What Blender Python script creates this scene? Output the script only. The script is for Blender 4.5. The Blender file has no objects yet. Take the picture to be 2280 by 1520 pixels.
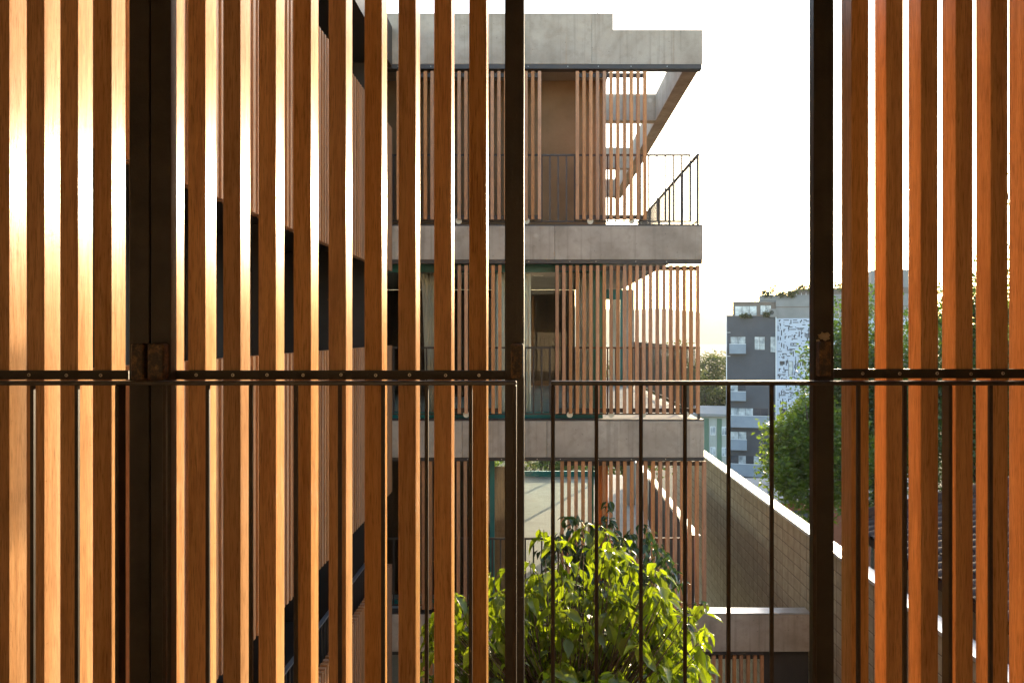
import bpy, math, random
import numpy as np
from mathutils import Vector, Matrix, Euler, Quaternion

# ------------------------------------------------------------------ camera, sky, sun, exposure
sc = bpy.context.scene
CZ = 10.0                       # eye height above the courtyard
FPX = 1773.0                    # focal length in photograph pixels (28 mm)
VX, VY = 1200.0, 743.0          # vanishing point of the lines that run away from the camera
cam_d = bpy.data.cameras.new('camera')
cam_d.sensor_width = 36.0
cam_d.lens = FPX / 2280.0 * 36.0
cam_d.shift_x = -(VX - 1140.0) / 2280.0
cam_d.shift_y = (VY - 760.0) / 2280.0
cam_d.clip_start = 0.05
cam_d.clip_end = 9000.0
cam = bpy.data.objects.new('camera', cam_d)
sc.collection.objects.link(cam)
cam.location = (0, 0, CZ)
cam.rotation_euler = (math.radians(90), 0, 0)
sc.camera = cam

SUN_DIR = Vector((0.415, 1.0, 0.174)).normalized()
SUN_EL = math.asin(SUN_DIR.z)
SUN_AZ = math.atan2(SUN_DIR.x, SUN_DIR.y)
w = bpy.data.worlds.new('World')
sc.world = w
w.use_nodes = True
nt = w.node_tree
nt.nodes.clear()
sky = nt.nodes.new('ShaderNodeTexSky')
sky.sky_type = 'NISHITA'
sky.sun_disc = False
sky.sun_elevation = SUN_EL
sky.sun_rotation = SUN_AZ
sky.altitude = 700
sky.air_density = 1.0
sky.dust_density = 2.0
sky.ozone_density = 1.0
bg = nt.nodes.new('ShaderNodeBackground')
bg.inputs['Strength'].default_value = 0.15
wo = nt.nodes.new('ShaderNodeOutputWorld')
nt.links.new(sky.outputs[0], bg.inputs[0])
nt.links.new(bg.outputs[0], wo.inputs[0])
sun_d = bpy.data.lights.new('sun', 'SUN')
sun_d.energy = 2.45
sun_d.angle = math.radians(0.53)
sun_d.color = (1.0, 0.80, 0.52)
sun = bpy.data.objects.new('sun', sun_d)
sc.collection.objects.link(sun)
sun.location = SUN_DIR * 200
sun.rotation_euler = SUN_DIR.to_track_quat('Z', 'Y').to_euler()
sc.view_settings.view_transform = 'Standard'
sc.view_settings.look = 'None'
sc.view_settings.gamma = 1.0
sc.view_settings.exposure = 2.5
sc.view_settings.use_curve_mapping = False
sc.render.engine = 'CYCLES'
sc.cycles.use_denoising = True
sc.cycles.max_bounces = 10
sc.cycles.diffuse_bounces = 6
sc.cycles.glossy_bounces = 4
sc.cycles.transmission_bounces = 6
sc.cycles.transparent_max_bounces = 16
sc.cycles.sample_clamp_indirect = 8.0
sc.cycles.caustics_reflective = False
sc.cycles.caustics_refractive = False

rng = random.Random(7)
nrng = np.random.default_rng(11)
col = sc.collection

# ------------------------------------------------------------------ mesh helpers
class MB:
    """collects boxes, prisms and tubes in world coordinates and links them as ONE mesh object"""
    def __init__(self):
        self.v = []; self.f = []; self.m = []
    def add(self, verts, faces, mi=0):
        b = len(self.v)
        self.v.extend([tuple(p) for p in verts])
        for q in faces:
            self.f.append([i + b for i in q]); self.m.append(mi)
        return self
    def box(self, x0, x1, y0, y1, z0, z1, mi=0):
        x0, x1 = min(x0, x1), max(x0, x1); y0, y1 = min(y0, y1), max(y0, y1); z0, z1 = min(z0, z1), max(z0, z1)
        vs = [(x0,y0,z0),(x1,y0,z0),(x1,y1,z0),(x0,y1,z0),(x0,y0,z1),(x1,y0,z1),(x1,y1,z1),(x0,y1,z1)]
        return self.add(vs, [(0,3,2,1),(4,5,6,7),(0,1,5,4),(1,2,6,5),(2,3,7,6),(3,0,4,7)], mi)
    def bbox(self, x0, x1, y0, y1, z0, z1, b=0.004, mi=0):
        """box with chamfered edges"""
        x0, x1 = min(x0, x1), max(x0, x1); y0, y1 = min(y0, y1), max(y0, y1); z0, z1 = min(z0, z1), max(z0, z1)
        vs = []; idx = {}
        X = (x0, x1); Y = (y0, y1); Z = (z0, z1); s = (1, -1)
        for i in (0,1):
            for j in (0,1):
                for k in (0,1):
                    for ax in range(3):
                        p = [X[i] + s[i]*b, Y[j] + s[j]*b, Z[k] + s[k]*b]
                        p[ax] = (X[i], Y[j], Z[k])[ax]
                        idx[(i,j,k,ax)] = len(vs); vs.append(tuple(p))
        F = []
        def q(*k): F.append([idx[a] for a in k])
        for i in (0,1): q((i,0,0,0),(i,1,0,0),(i,1,1,0),(i,0,1,0))
        for j in (0,1): q((0,j,0,1),(1,j,0,1),(1,j,1,1),(0,j,1,1))
        for k in (0,1): q((0,0,k,2),(1,0,k,2),(1,1,k,2),(0,1,k,2))
        for j in (0,1):
            for k in (0,1): q((0,j,k,1),(1,j,k,1),(1,j,k,2),(0,j,k,2))
        for i in (0,1):
            for k in (0,1): q((i,0,k,0),(i,1,k,0),(i,1,k,2),(i,0,k,2))
        for i in (0,1):
            for j in (0,1): q((i,j,0,0),(i,j,1,0),(i,j,1,1),(i,j,0,1))
        for i in (0,1):
            for j in (0,1):
                for k in (0,1): q((i,j,k,0),(i,j,k,1),(i,j,k,2))
        # make normals point outward
        c = Vector(((x0+x1)/2, (y0+y1)/2, (z0+z1)/2))
        G = []
        for fc in F:
            a, bb, cc = (Vector(vs[t]) for t in fc[:3])
            n = (bb - a).cross(cc - a)
            G.append(fc if n.dot((a+bb+cc)/3 - c) > 0 else fc[::-1])
        return self.add(vs, G, mi)
    def prism(self, poly, y0, y1, mi=0):
        """polygon of (x, z) points, counter-clockwise seen from -y, extruded along y"""
        n = len(poly)
        vs = [(x, y0, z) for x, z in poly] + [(x, y1, z) for x, z in poly]
        fs = [list(range(n)), list(range(2*n - 1, n - 1, -1))]
        for i in range(n):
            j = (i + 1) % n
            fs.append((j, i, n + i, n + j))
        return self.add(vs, fs, mi)
    def tube(self, pts, rad, n=6, mi=0):
        pts = [Vector(p) for p in pts]
        if not hasattr(rad, '__len__'): rad = [rad]*len(pts)
        rings = []
        b = len(self.v)
        for i, p in enumerate(pts):
            d = (pts[min(i+1, len(pts)-1)] - pts[max(i-1, 0)])
            if d.length < 1e-9: d = Vector((0,0,1))
            d.normalize()
            a = d.cross(Vector((0,0,1)) if abs(d.z) < 0.9 else Vector((1,0,0))).normalized()
            c = d.cross(a)
            for k in range(n):
                t = 2*math.pi*k/n
                self.v.append(tuple(p + (a*math.cos(t) + c*math.sin(t))*rad[i]))
        for i in range(len(pts)-1):
            for k in range(n):
                k2 = (k+1) % n
                self.f.append([b+i*n+k, b+i*n+k2, b+(i+1)*n+k2, b+(i+1)*n+k]); self.m.append(mi)
        self.f.append([b+k for k in range(n-1, -1, -1)]); self.m.append(mi)
        e = b+(len(pts)-1)*n
        self.f.append([e+k for k in range(n)]); self.m.append(mi)
        return self
    def mesh(self, name, mats, off=(0,0,0), smooth=False):
        me = bpy.data.meshes.new(name)
        o = off
        me.from_pydata([(x-o[0], y-o[1], z-o[2]) for x, y, z in self.v], [], self.f)
        for m in (mats if isinstance(mats, (list, tuple)) else [mats]): me.materials.append(m)
        if any(self.m): me.polygons.foreach_set('material_index', self.m)
        if smooth: me.polygons.foreach_set('use_smooth', [True]*len(me.polygons))
        me.update()
        return me
    def build(self, name, mats, parent=None, smooth=False, local=False):
        if local: off = (0, 0, 0)
        else:
            a = np.array(self.v); lo = a.min(0); hi = a.max(0)
            off = ((lo[0]+hi[0])/2, (lo[1]+hi[1])/2, lo[2])
        return place(name, self.mesh(name, mats, off, smooth), off, parent, local=local)

WL = {}
def place(name, me, loc, parent=None, rot=None, scale=None, local=False):
    """link a mesh at a world position; a part's position is stored relative to its parent"""
    o = bpy.data.objects.new(name, me)
    col.objects.link(o)
    p = WL[parent.name] if parent is not None else (0, 0, 0)
    if local: o.location = loc; WL[o.name] = (0, 0, 0)
    else:
        o.location = (loc[0]-p[0], loc[1]-p[1], loc[2]-p[2]); WL[o.name] = tuple(loc)
    if rot is not None: o.rotation_euler = rot
    if scale is not None: o.scale = scale
    if parent is not None: o.parent = parent
    return o
def thing(name, label, cat, loc=(0,0,0), group=None, rotz=0.0):
    o = bpy.data.objects.new(name, None)
    o.empty_display_size = 0.2
    col.objects.link(o)
    o.location = loc; WL[o.name] = tuple(loc)
    o.rotation_euler = (0, 0, rotz)
    tag(o, label, cat, group)
    return o
def tag(o, label=None, cat=None, group=None, kind=None):
    if label: o['label'] = label
    if cat: o['category'] = cat
    if group: o['group'] = group
    if kind: o['kind'] = kind
    return o
def struct(o): o['kind'] = 'structure'; return o
def stuff(o): o['kind'] = 'stuff'; return o

def np_mesh(name, verts, faces, mat, smooth=False, mats_idx=None):
    """verts (n,3), faces (m,k) with constant k"""
    me = bpy.data.meshes.new(name)
    verts = np.asarray(verts, np.float32); faces = np.asarray(faces, np.int32)
    n, (m, k) = len(verts), faces.shape
    me.vertices.add(n); me.vertices.foreach_set('co', verts.ravel())
    me.loops.add(m*k); me.loops.foreach_set('vertex_index', faces.ravel())
    me.polygons.add(m)
    me.polygons.foreach_set('loop_start', np.arange(0, m*k, k, dtype=np.int32))
    for mm in (mat if isinstance(mat, (list, tuple)) else [mat]): me.materials.append(mm)
    if mats_idx is not None: me.polygons.foreach_set('material_index', np.asarray(mats_idx, np.int32))
    if smooth: me.polygons.foreach_set('use_smooth', np.ones(m, bool))
    me.update(calc_edges=True)
    me.validate()
    return me

def pieces(parent, name, rest_name, meshes, places, limit=300, key=None):
    """places: list of (mesh_index, loc, euler, scale); the nearest `limit` become parts of their own, the rest one joined part"""
    if key is None: key = lambda p: (p[1][0])**2 + (p[1][1])**2 + (p[1][2]-CZ)**2
    order = sorted(range(len(places)), key=lambda i: key(places[i]))
    for i in order[:limit]:
        mi, loc, rot, scl = places[i]
        place(name, meshes[mi], loc, parent, rot, scl)
    rest = order[limit:]
    if not rest: return
    V = []; F = []; M = []; b = 0
    cache = {}
    for mi in set(places[i][0] for i in rest):
        me = meshes[mi]
        cache[mi] = (np.array([v.co[:] for v in me.vertices]), [list(p.vertices) for p in me.polygons], [p.material_index for p in me.polygons])
    for i in rest:
        mi, loc, rot, scl = places[i]
        vv, ff, mm = cache[mi]
        R = np.array(Euler(rot).to_matrix()) if rot is not None else np.eye(3)
        s = np.array(scl if scl is not None else (1, 1, 1))
        V.append((vv*s) @ R.T + np.array(loc))
        F.extend([[q+b for q in f] for f in ff]); M.extend(mm); b += len(vv)
    V = np.concatenate(V)
    p = np.array(WL[parent.name])
    me = bpy.data.meshes.new(rest_name)
    me.from_pydata((V-p).tolist(), [], F)
    for m in meshes[0].materials: me.materials.append(m)
    me.polygons.foreach_set('material_index', M)
    me.update()
    o = bpy.data.objects.new(rest_name, me); col.objects.link(o); o.parent = parent; WL[o.name] = tuple(p)
    stuff(o)

def W(px, py, Y):
    """point at distance Y seen at a pixel of the photograph"""
    return Vector(((px-VX)*Y/FPX, Y, CZ - (py-VY)*Y/FPX))

# ------------------------------------------------------------------ materials
def nodes(name):
    m = bpy.data.materials.new(name); m.use_nodes = True
    t = m.node_tree; t.nodes.clear()
    out = t.nodes.new('ShaderNodeOutputMaterial')
    return m, t, out
def N(t, kind, **kw):
    n = t.nodes.new(kind)
    for k, v in kw.items():
        if hasattr(n, k): setattr(n, k, v)
        else: n.inputs[k.replace('_', ' ')].default_value = v
    return n
def ramp(t, stops, interp='LINEAR'):
    r = t.nodes.new('ShaderNodeValToRGB'); cr = r.color_ramp; cr.interpolation = interp
    while len(cr.elements) < len(stops): cr.elements.new(0.5)
    for e, (p, c) in zip(cr.elements, stops):
        e.position = p; e.color = (*c, 1) if len(c) == 3 else c
    return r
def mix_rgb(t, a, b, fac, mode='MIX'):
    n = t.nodes.new('ShaderNodeMix'); n.data_type = 'RGBA'; n.blend_type = mode
    for sock, val in ((6, a), (7, b)):
        if hasattr(val, 'links'): t.links.new(val, n.inputs[sock])
        else: n.inputs[sock].default_value = (*val, 1)
    if hasattr(fac, 'links'): t.links.new(fac, n.inputs[0])
    else: n.inputs[0].default_value = fac
    return n.outputs[2]
def coords(t, scale=(1,1,1), kind='Object', rand=True):
    tc = t.nodes.new('ShaderNodeTexCoord')
    mp = t.nodes.new('ShaderNodeMapping'); mp.inputs['Scale'].default_value = scale
    src = tc.outputs[kind]
    if rand:
        oi = t.nodes.new('ShaderNodeObjectInfo')
        mul = t.nodes.new('ShaderNodeVectorMath'); mul.operation = 'SCALE'; mul.inputs[0].default_value = (37.0, 91.0, 53.0)
        t.links.new(oi.outputs['Random'], mul.inputs['Scale'])
        ad = t.nodes.new('ShaderNodeVectorMath'); ad.operation = 'ADD'
        t.links.new(src, ad.inputs[0]); t.links.new(mul.outputs[0], ad.inputs[1]); src = ad.outputs[0]
    t.links.new(src, mp.inputs['Vector'])
    return mp.outputs[0]
def noise(t, vec, scale, detail=4.0, rough=0.55, dist=0.0):
    n = t.nodes.new('ShaderNodeTexNoise')
    n.inputs['Scale'].default_value = scale; n.inputs['Detail'].default_value = detail
    n.inputs['Roughness'].default_value = rough; n.inputs['Distortion'].default_value = dist
    t.links.new(vec, n.inputs['Vector'])
    return n.outputs['Fac']
def bump(t, h, strength=0.3, dist=0.01):
    b = t.nodes.new('ShaderNodeBump'); b.inputs['Strength'].default_value = strength; b.inputs['Distance'].default_value = dist
    t.links.new(h, b.inputs['Height'])
    return b.outputs[0]
def princ(t, out, colour=None, rough=0.5, metal=0.0, normal=None, spec=0.5, rough_sock=None):
    p = t.nodes.new('ShaderNodeBsdfPrincipled')
    if hasattr(colour, 'links'): t.links.new(colour, p.inputs['Base Color'])
    elif colour: p.inputs['Base Color'].default_value = (*colour, 1)
    p.inputs['Roughness'].default_value = rough; p.inputs['Metallic'].default_value = metal
    p.inputs['Specular IOR Level'].default_value = spec
    if rough_sock is not None: t.links.new(rough_sock, p.inputs['Roughness'])
    if normal is not None: t.links.new(normal, p.inputs['Normal'])
    if out is not None: t.links.new(p.outputs[0], out.inputs['Surface'])
    return p

def mat_wood(name, dark, mid, light, rough=(0.34, 0.5), var=0.25, grain=1.0, spec=0.5):
    m, t, out = nodes(name)
    v = coords(t, (1, 1, 0.05))
    g1 = noise(t, v, 55*grain, 6, 0.65, 0.6)
    v2 = coords(t, (1, 1, 0.05))
    g2 = noise(t, v2, 330*grain, 3, 0.65)
    v3 = coords(t, (1, 1, 0.25))
    g3 = noise(t, v3, 5, 3, 0.5)
    r = ramp(t, [(0.30, dark), (0.52, mid), (0.75, light)])
    t.links.new(g1, r.inputs[0])
    c = mix_rgb(t, r.outputs[0], tuple(x*0.5 for x in dark), ramp_val(t, g2, 0.5, 0.74), 'MIX')
    gb = noise(t, coords(t, (1, 1, 0.3)), 14, 4, 0.6)
    c = mix_rgb(t, c, tuple(x*0.6 for x in dark), scaled(t, gb, 0.55, 0.75, 0.5))
    c = mix_rgb(t, c, light, scaled(t, g3, 0.42, 0.75, var), 'MIX')
    oi = t.nodes.new('ShaderNodeObjectInfo')
    hs = t.nodes.new('ShaderNodeHueSaturation')
    mr = t.nodes.new('ShaderNodeMapRange'); mr.inputs[3].default_value = 0.8; mr.inputs[4].default_value = 1.14
    t.links.new(oi.outputs['Random'], mr.inputs[0]); t.links.new(mr.outputs[0], hs.inputs['Value'])
    mu = t.nodes.new('ShaderNodeMath'); mu.operation = 'MULTIPLY'; mu.inputs[1].default_value = 17.3; t.links.new(oi.outputs['Random'], mu.inputs[0])
    fc = t.nodes.new('ShaderNodeMath'); fc.operation = 'FRACT'; t.links.new(mu.outputs[0], fc.inputs[0])
    ms = t.nodes.new('ShaderNodeMapRange'); ms.inputs[3].default_value = 0.86; ms.inputs[4].default_value = 1.05
    t.links.new(fc.outputs[0], ms.inputs[0]); t.links.new(ms.outputs[0], hs.inputs['Saturation'])
    t.links.new(c, hs.inputs['Color'])
    mr2 = t.nodes.new('ShaderNodeMapRange'); mr2.inputs[1].default_value = 0.3; mr2.inputs[2].default_value = 0.7
    mr2.inputs[3].default_value = rough[0]; mr2.inputs[4].default_value = rough[1]
    t.links.new(g1, mr2.inputs[0])
    princ(t, out, hs.outputs[0], 0.4, normal=bump(t, g2, 0.35, 0.0015), rough_sock=mr2.outputs[0], spec=spec)
    return m
def ramp_val(t, sock, a, b):
    mr = t.nodes.new('ShaderNodeMapRange'); mr.inputs[1].default_value = a; mr.inputs[2].default_value = b
    t.links.new(sock, mr.inputs[0]); return mr.outputs[0]
def scaled(t, sock, a, b, top):
    mr = t.nodes.new('ShaderNodeMapRange'); mr.inputs[1].default_value = a; mr.inputs[2].default_value = b; mr.inputs[4].default_value = top
    t.links.new(sock, mr.inputs[0]); return mr.outputs[0]

def mat_concrete(name, base, dark, light, seam=None, streak=True, rough=0.8):
    m, t, out = nodes(name)
    v = coords(t, (1, 1, 1), rand=True)
    n1 = noise(t, v, 1.3, 6, 0.6, 0.4)
    n2 = noise(t, v, 9, 5, 0.62)
    n3 = noise(t, v, 70, 3, 0.6)
    r = ramp(t, [(0.28, dark), (0.5, base), (0.74, light)])
    t.links.new(n1, r.inputs[0])
    c = mix_rgb(t, r.outputs[0], dark, scaled(t, n2, 0.5, 0.72, 0.5))
    c = mix_rgb(t, c, light, scaled(t, n3, 0.55, 0.8, 0.28))
    if streak:
        vs = coords(t, (14, 14, 0.35))
        ns = noise(t, vs, 1.0, 4, 0.6)
        c = mix_rgb(t, c, tuple(x*0.6 for x in dark), scaled(t, ns, 0.54, 0.76, 0.55))
        vr = coords(t, (22, 22, 0.3))
        nr = noise(t, vr, 1.0, 2, 0.5)
        c = mix_rgb(t, c, (0.34, 0.17, 0.07), scaled(t, nr, 0.70, 0.84, 0.4))
    # bug holes
    vo = t.nodes.new('ShaderNodeTexVoronoi'); vo.inputs['Scale'].default_value = 9.0
    t.links.new(v, vo.inputs['Vector'])
    hole = scaled(t, vo.outputs['Distance'], 0.075, 0.03, 0.8)
    c = mix_rgb(t, c, tuple(x*0.35 for x in dark), hole)
    # pale filled patches
    vo2 = t.nodes.new('ShaderNodeTexVoronoi'); vo2.inputs['Scale'].default_value = 2.1
    t.links.new(v, vo2.inputs['Vector'])
    c = mix_rgb(t, c, tuple(min(1, x*1.35) for x in light), scaled(t, vo2.outputs['Distance'], 0.12, 0.05, 0.45))
    princ(t, out, c, rough, normal=bump(t, n2, 0.25, 0.01), spec=0.35)
    return m
def mat_plain(name, c1, c2, rough=0.6, metal=0.0, scale=6.0, bmp=0.1, spec=0.5, rough2=None):
    m, t, out = nodes(name)
    v = coords(t)
    n1 = noise(t, v, scale, 5, 0.6)
    r = ramp(t, [(0.32, c1), (0.68, c2)])
    t.links.new(n1, r.inputs[0])
    n2 = noise(t, v, scale*14, 3, 0.6)
    rs = scaled(t, n1, 0.3, 0.7, 1)
    mr = t.nodes.new('ShaderNodeMapRange'); mr.inputs[3].default_value = rough; mr.inputs[4].default_value = rough2 if rough2 else min(1, rough+0.12)
    t.links.new(n1, mr.inputs[0])
    princ(t, out, r.outputs[0], rough, metal, bump(t, n2, bmp, 0.003), spec, mr.outputs[0])
    return m
def mat_rust(name):
    m, t, out = nodes(name)
    v = coords(t)
    n1 = noise(t, v, 60, 6, 0.7); n2 = noise(t, v, 220, 4, 0.7)
    r = ramp(t, [(0.3, (0.018, 0.014, 0.01)), (0.48, (0.05, 0.034, 0.018)), (0.6, (0.16, 0.085, 0.03)), (0.78, (0.33, 0.21, 0.09))])
    t.links.new(n1, r.inputs[0])
    c = mix_rgb(t, r.outputs[0], (0.02, 0.016, 0.012), scaled(t, n2, 0.5, 0.65, 0.8))
    princ(t, out, c, 0.55, 0.0, bump(t, n2, 0.5, 0.003))
    return m
def mat_glass(name, tint=(0.93, 0.96, 0.94), ior=1.5, refl=1.0):
    m, t, out = nodes(name)
    tr = N(t, 'ShaderNodeBsdfTransparent'); tr.inputs[0].default_value = (*tint, 1)
    gl = N(t, 'ShaderNodeBsdfGlossy'); gl.inputs['Roughness'].default_value = 0.0; gl.inputs[0].default_value = (refl, refl, refl, 1)
    fr = N(t, 'ShaderNodeFresnel'); fr.inputs['IOR'].default_value = ior
    mx = N(t, 'ShaderNodeMixShader')
    t.links.new(fr.outputs[0], mx.inputs[0]); t.links.new(tr.outputs[0], mx.inputs[1]); t.links.new(gl.outputs[0], mx.inputs[2])
    t.links.new(mx.outputs[0], out.inputs['Surface'])
    return m
def mat_leaf(name, refl, trans, tfac=0.5, rough=0.35, spread=0.35, spec=0.5):
    m, t, out = nodes(name)
    geo = t.nodes.new('ShaderNodeNewGeometry')
    oi = t.nodes.new('ShaderNodeObjectInfo')
    ad = t.nodes.new('ShaderNodeMath'); ad.operation = 'ADD'
    t.links.new(geo.outputs['Random Per Island'], ad.inputs[0]); t.links.new(oi.outputs['Random'], ad.inputs[1])
    fr = t.nodes.new('ShaderNodeMath'); fr.operation = 'FRACT'; t.links.new(ad.outputs[0], fr.inputs[0])
    v = coords(t)
    n = noise(t, v, 14, 3, 0.6)
    def vary(c):
        a = tuple(x*(1-spread) for x in c); b = tuple(min(1, x*(1+spread*1.1)) for x in c)
        b = (min(1, b[0]*1.15), b[1], b[2])
        r = ramp(t, [(0.0, a), (1.0, b)]); t.links.new(fr.outputs[0], r.inputs[0])
        return mix_rgb(t, r.outputs[0], tuple(x*0.7 for x in c), scaled(t, n, 0.45, 0.7, 0.5))
    p = princ(t, None, vary(refl), rough, spec=spec)
    tl = t.nodes.new('ShaderNodeBsdfTranslucent')
    t.links.new(vary(trans), tl.inputs[0])
    mx = t.nodes.new('ShaderNodeMixShader'); mx.inputs[0].default_value = tfac
    t.links.new(p.outputs[0], mx.inputs[1]); t.links.new(tl.outputs[0], mx.inputs[2])
    t.links.new(mx.outputs[0], out.inputs['Surface'])
    return m

M = {}
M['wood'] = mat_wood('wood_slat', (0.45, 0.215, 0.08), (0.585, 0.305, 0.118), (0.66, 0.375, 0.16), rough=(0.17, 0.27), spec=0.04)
M['wood_far'] = mat_wood('wood_slat_weathered', (0.38, 0.16, 0.062), (0.52, 0.235, 0.097), (0.6, 0.3, 0.14), rough=(0.5, 0.65), spec=0.3)
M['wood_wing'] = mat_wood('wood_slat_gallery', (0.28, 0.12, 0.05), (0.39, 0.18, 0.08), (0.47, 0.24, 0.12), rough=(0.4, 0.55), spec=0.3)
M['wood_dark'] = mat_wood('dark_timber', (0.035, 0.016, 0.008), (0.06, 0.028, 0.013), (0.09, 0.045, 0.02), rough=(0.3, 0.5), grain=0.4)
M['wood_door'] = mat_wood('timber_door', (0.22, 0.09, 0.025), (0.34, 0.15, 0.045), (0.42, 0.2, 0.07), grain=0.4)
M['steel'] = mat_plain('dark_steel', (0.024, 0.02, 0.015), (0.045, 0.038, 0.029), 0.42, 0.0, 9, 0.25, 0.4)
M['steel_far'] = mat_plain('dark_brown_steel', (0.03, 0.023, 0.02), (0.05, 0.038, 0.032), 0.45, 0.0, 6, 0.1)
M['rail'] = mat_plain('dark_rail_steel', (0.02, 0.016, 0.013), (0.042, 0.034, 0.027), 0.30, 0.0, 14, 0.2, 0.5)
M['bar'] = mat_plain('dark_baluster_steel', (0.035, 0.027, 0.021), (0.06, 0.047, 0.036), 0.45, 0.0, 14, 0.2, 0.25)
M['rust'] = mat_rust('rusty_steel')
M['zinc'] = mat_plain('zinc_screw', (0.6, 0.56, 0.48), (0.8, 0.76, 0.66), 0.25, 0.9, 50, 0.1)
M['black'] = mat_plain('black_recess', (0.01, 0.01, 0.01), (0.016, 0.015, 0.014), 0.7)
M['putty'] = mat_plain('dried_putty', (0.38, 0.31, 0.2), (0.6, 0.52, 0.38), 0.9, 0, 60, 0.8)
M['concrete'] = mat_concrete('board_concrete', (0.39, 0.32, 0.252), (0.26, 0.208, 0.158), (0.51, 0.43, 0.35))
M['concrete2'] = mat_concrete('soffit_concrete', (0.34, 0.31, 0.26), (0.27, 0.24, 0.2), (0.4, 0.37, 0.31), streak=False)  # unstreaked olive concrete for soffits, roof deck and columns
M['concrete_fl'] = mat_concrete('terrace_concrete', (0.38, 0.36, 0.33), (0.31, 0.29, 0.26), (0.44, 0.42, 0.39), streak=False)
M['plaster'] = mat_plain('brown_plaster', (0.21, 0.138, 0.075), (0.28, 0.19, 0.11), 0.85, 0, 2.2, 0.3, 0.2)
M['teal'] = mat_plain('teal_paint', (0.004, 0.12, 0.11), (0.008, 0.17, 0.155), 0.3, 0, 3, 0.05)
M['glass'] = mat_glass('window_glass', ior=1.33)
M['glass_far'] = mat_glass('balcony_glass', (0.8, 0.85, 0.88), 1.6)
M['nylon'] = mat_plain('cream_nylon', (0.62, 0.56, 0.42), (0.74, 0.69, 0.55), 0.5, 0, 20, 0.1)
M['cloth'] = mat_plain('white_curtain', (0.70, 0.68, 0.62), (0.8, 0.78, 0.73), 0.9, 0, 4, 0.1, 0.1)
M['wall_in'] = mat_plain('room_plaster', (0.62, 0.52, 0.40), (0.70, 0.59, 0.46), 0.8, 0, 2, 0.1, 0.2)
M['own_wall'] = mat_plain('tan_fill_facade', (0.58, 0.48, 0.38), (0.66, 0.55, 0.44), 0.7, 0, 2, 0.1, 0.2)  # unseen own facade: tan between slats and concrete, chosen to warm the fill
M['floor_in'] = mat_wood('room_floorboards', (0.22, 0.11, 0.045), (0.34, 0.18, 0.075), (0.42, 0.24, 0.11), grain=0.3)
M['galv'] = mat_plain('galvanised_flashing', (0.55, 0.55, 0.55), (0.72, 0.72, 0.72), 0.22, 0.85, 5, 0.12, 0.5, 0.4)
M['block'] = mat_plain('grey_concrete_block', (0.33, 0.28, 0.2), (0.47, 0.41, 0.3), 0.85, 0, 5, 0.8, 0.3)
M['mortar'] = mat_plain('mortar', (0.16, 0.135, 0.10), (0.24, 0.2, 0.15), 0.95, 0, 10, 0.5, 0.2)
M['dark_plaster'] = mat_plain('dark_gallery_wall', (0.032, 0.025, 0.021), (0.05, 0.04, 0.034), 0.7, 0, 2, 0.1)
M['deck_steel'] = mat_plain('blue_grey_steel', (0.10, 0.105, 0.12), (0.15, 0.155, 0.17), 0.35, 0.3, 5, 0.1)

# ------------------------------------------------------------------ ground, hills
def ground_z(x, y):
    d = math.hypot(x, y)
    z = 0.0
    if y > 26: z -= 20.0*min(1, (y-26)/60.0)
    return z
ys = list(np.concatenate([np.linspace(-40, 130, 35), np.geomspace(150, 3600, 20)]))
xs = list(np.concatenate([-np.geomspace(3600, 120, 10), np.linspace(-90, 120, 22), np.geomspace(150, 4600, 12)]))
vs = []; fs = []
for y in ys:
    for x in xs: vs.append((x, y, ground_z(x, y) + (rng.uniform(-0.4, 0.4) if y > 60 else 0)))
nx = len(xs)
for j in range(len(ys)-1):
    for i in range(nx-1): fs.append((j*nx+i, j*nx+i+1, (j+1)*nx+i+1, (j+1)*nx+i))
mg = MB().add(vs, fs)
M['ground'] = mat_plain('courtyard_earth', (0.055, 0.05, 0.035), (0.10, 0.09, 0.06), 0.95, 0, 0.8, 0.4, 0.2)
struct(mg.build('ground', M['ground'], smooth=True))
M['hill'] = mat_plain('wooded_hillside', (0.045, 0.06, 0.03), (0.08, 0.09, 0.05), 0.95, 0, 0.03, 0.2, 0.1)
mh = MB()
hx = np.linspace(-2600, 3600, 261)
hy = [2400, 2500, 2600, 2700, 3000]
prof = [0.0, 0.55, 0.9, 1.0, 0.2]
for k, yy in enumerate(hy):
    for x in hx:
        t_ = x/2100.0
        h = 88 + 18*math.sin(t_*3.1+0.6) + 11*math.sin(t_*11+1.2) + 5*math.sin(t_*37) + rng.uniform(-2, 2)
        if x > 620: h *= max(0.55, 1 - (x-620)/1400.0)
        mh.v.append((x, yy, -22 + (h+10)*prof[k]))
n_ = len(hx)
for k in range(len(hy)-1):
    for i in range(n_-1):
        mh.f.append([k*n_+i, k*n_+i+1, (k+1)*n_+i+1, (k+1)*n_+i]); mh.m.append(0)
struct(mh.build('hills', M['hill'], smooth=True))

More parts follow.
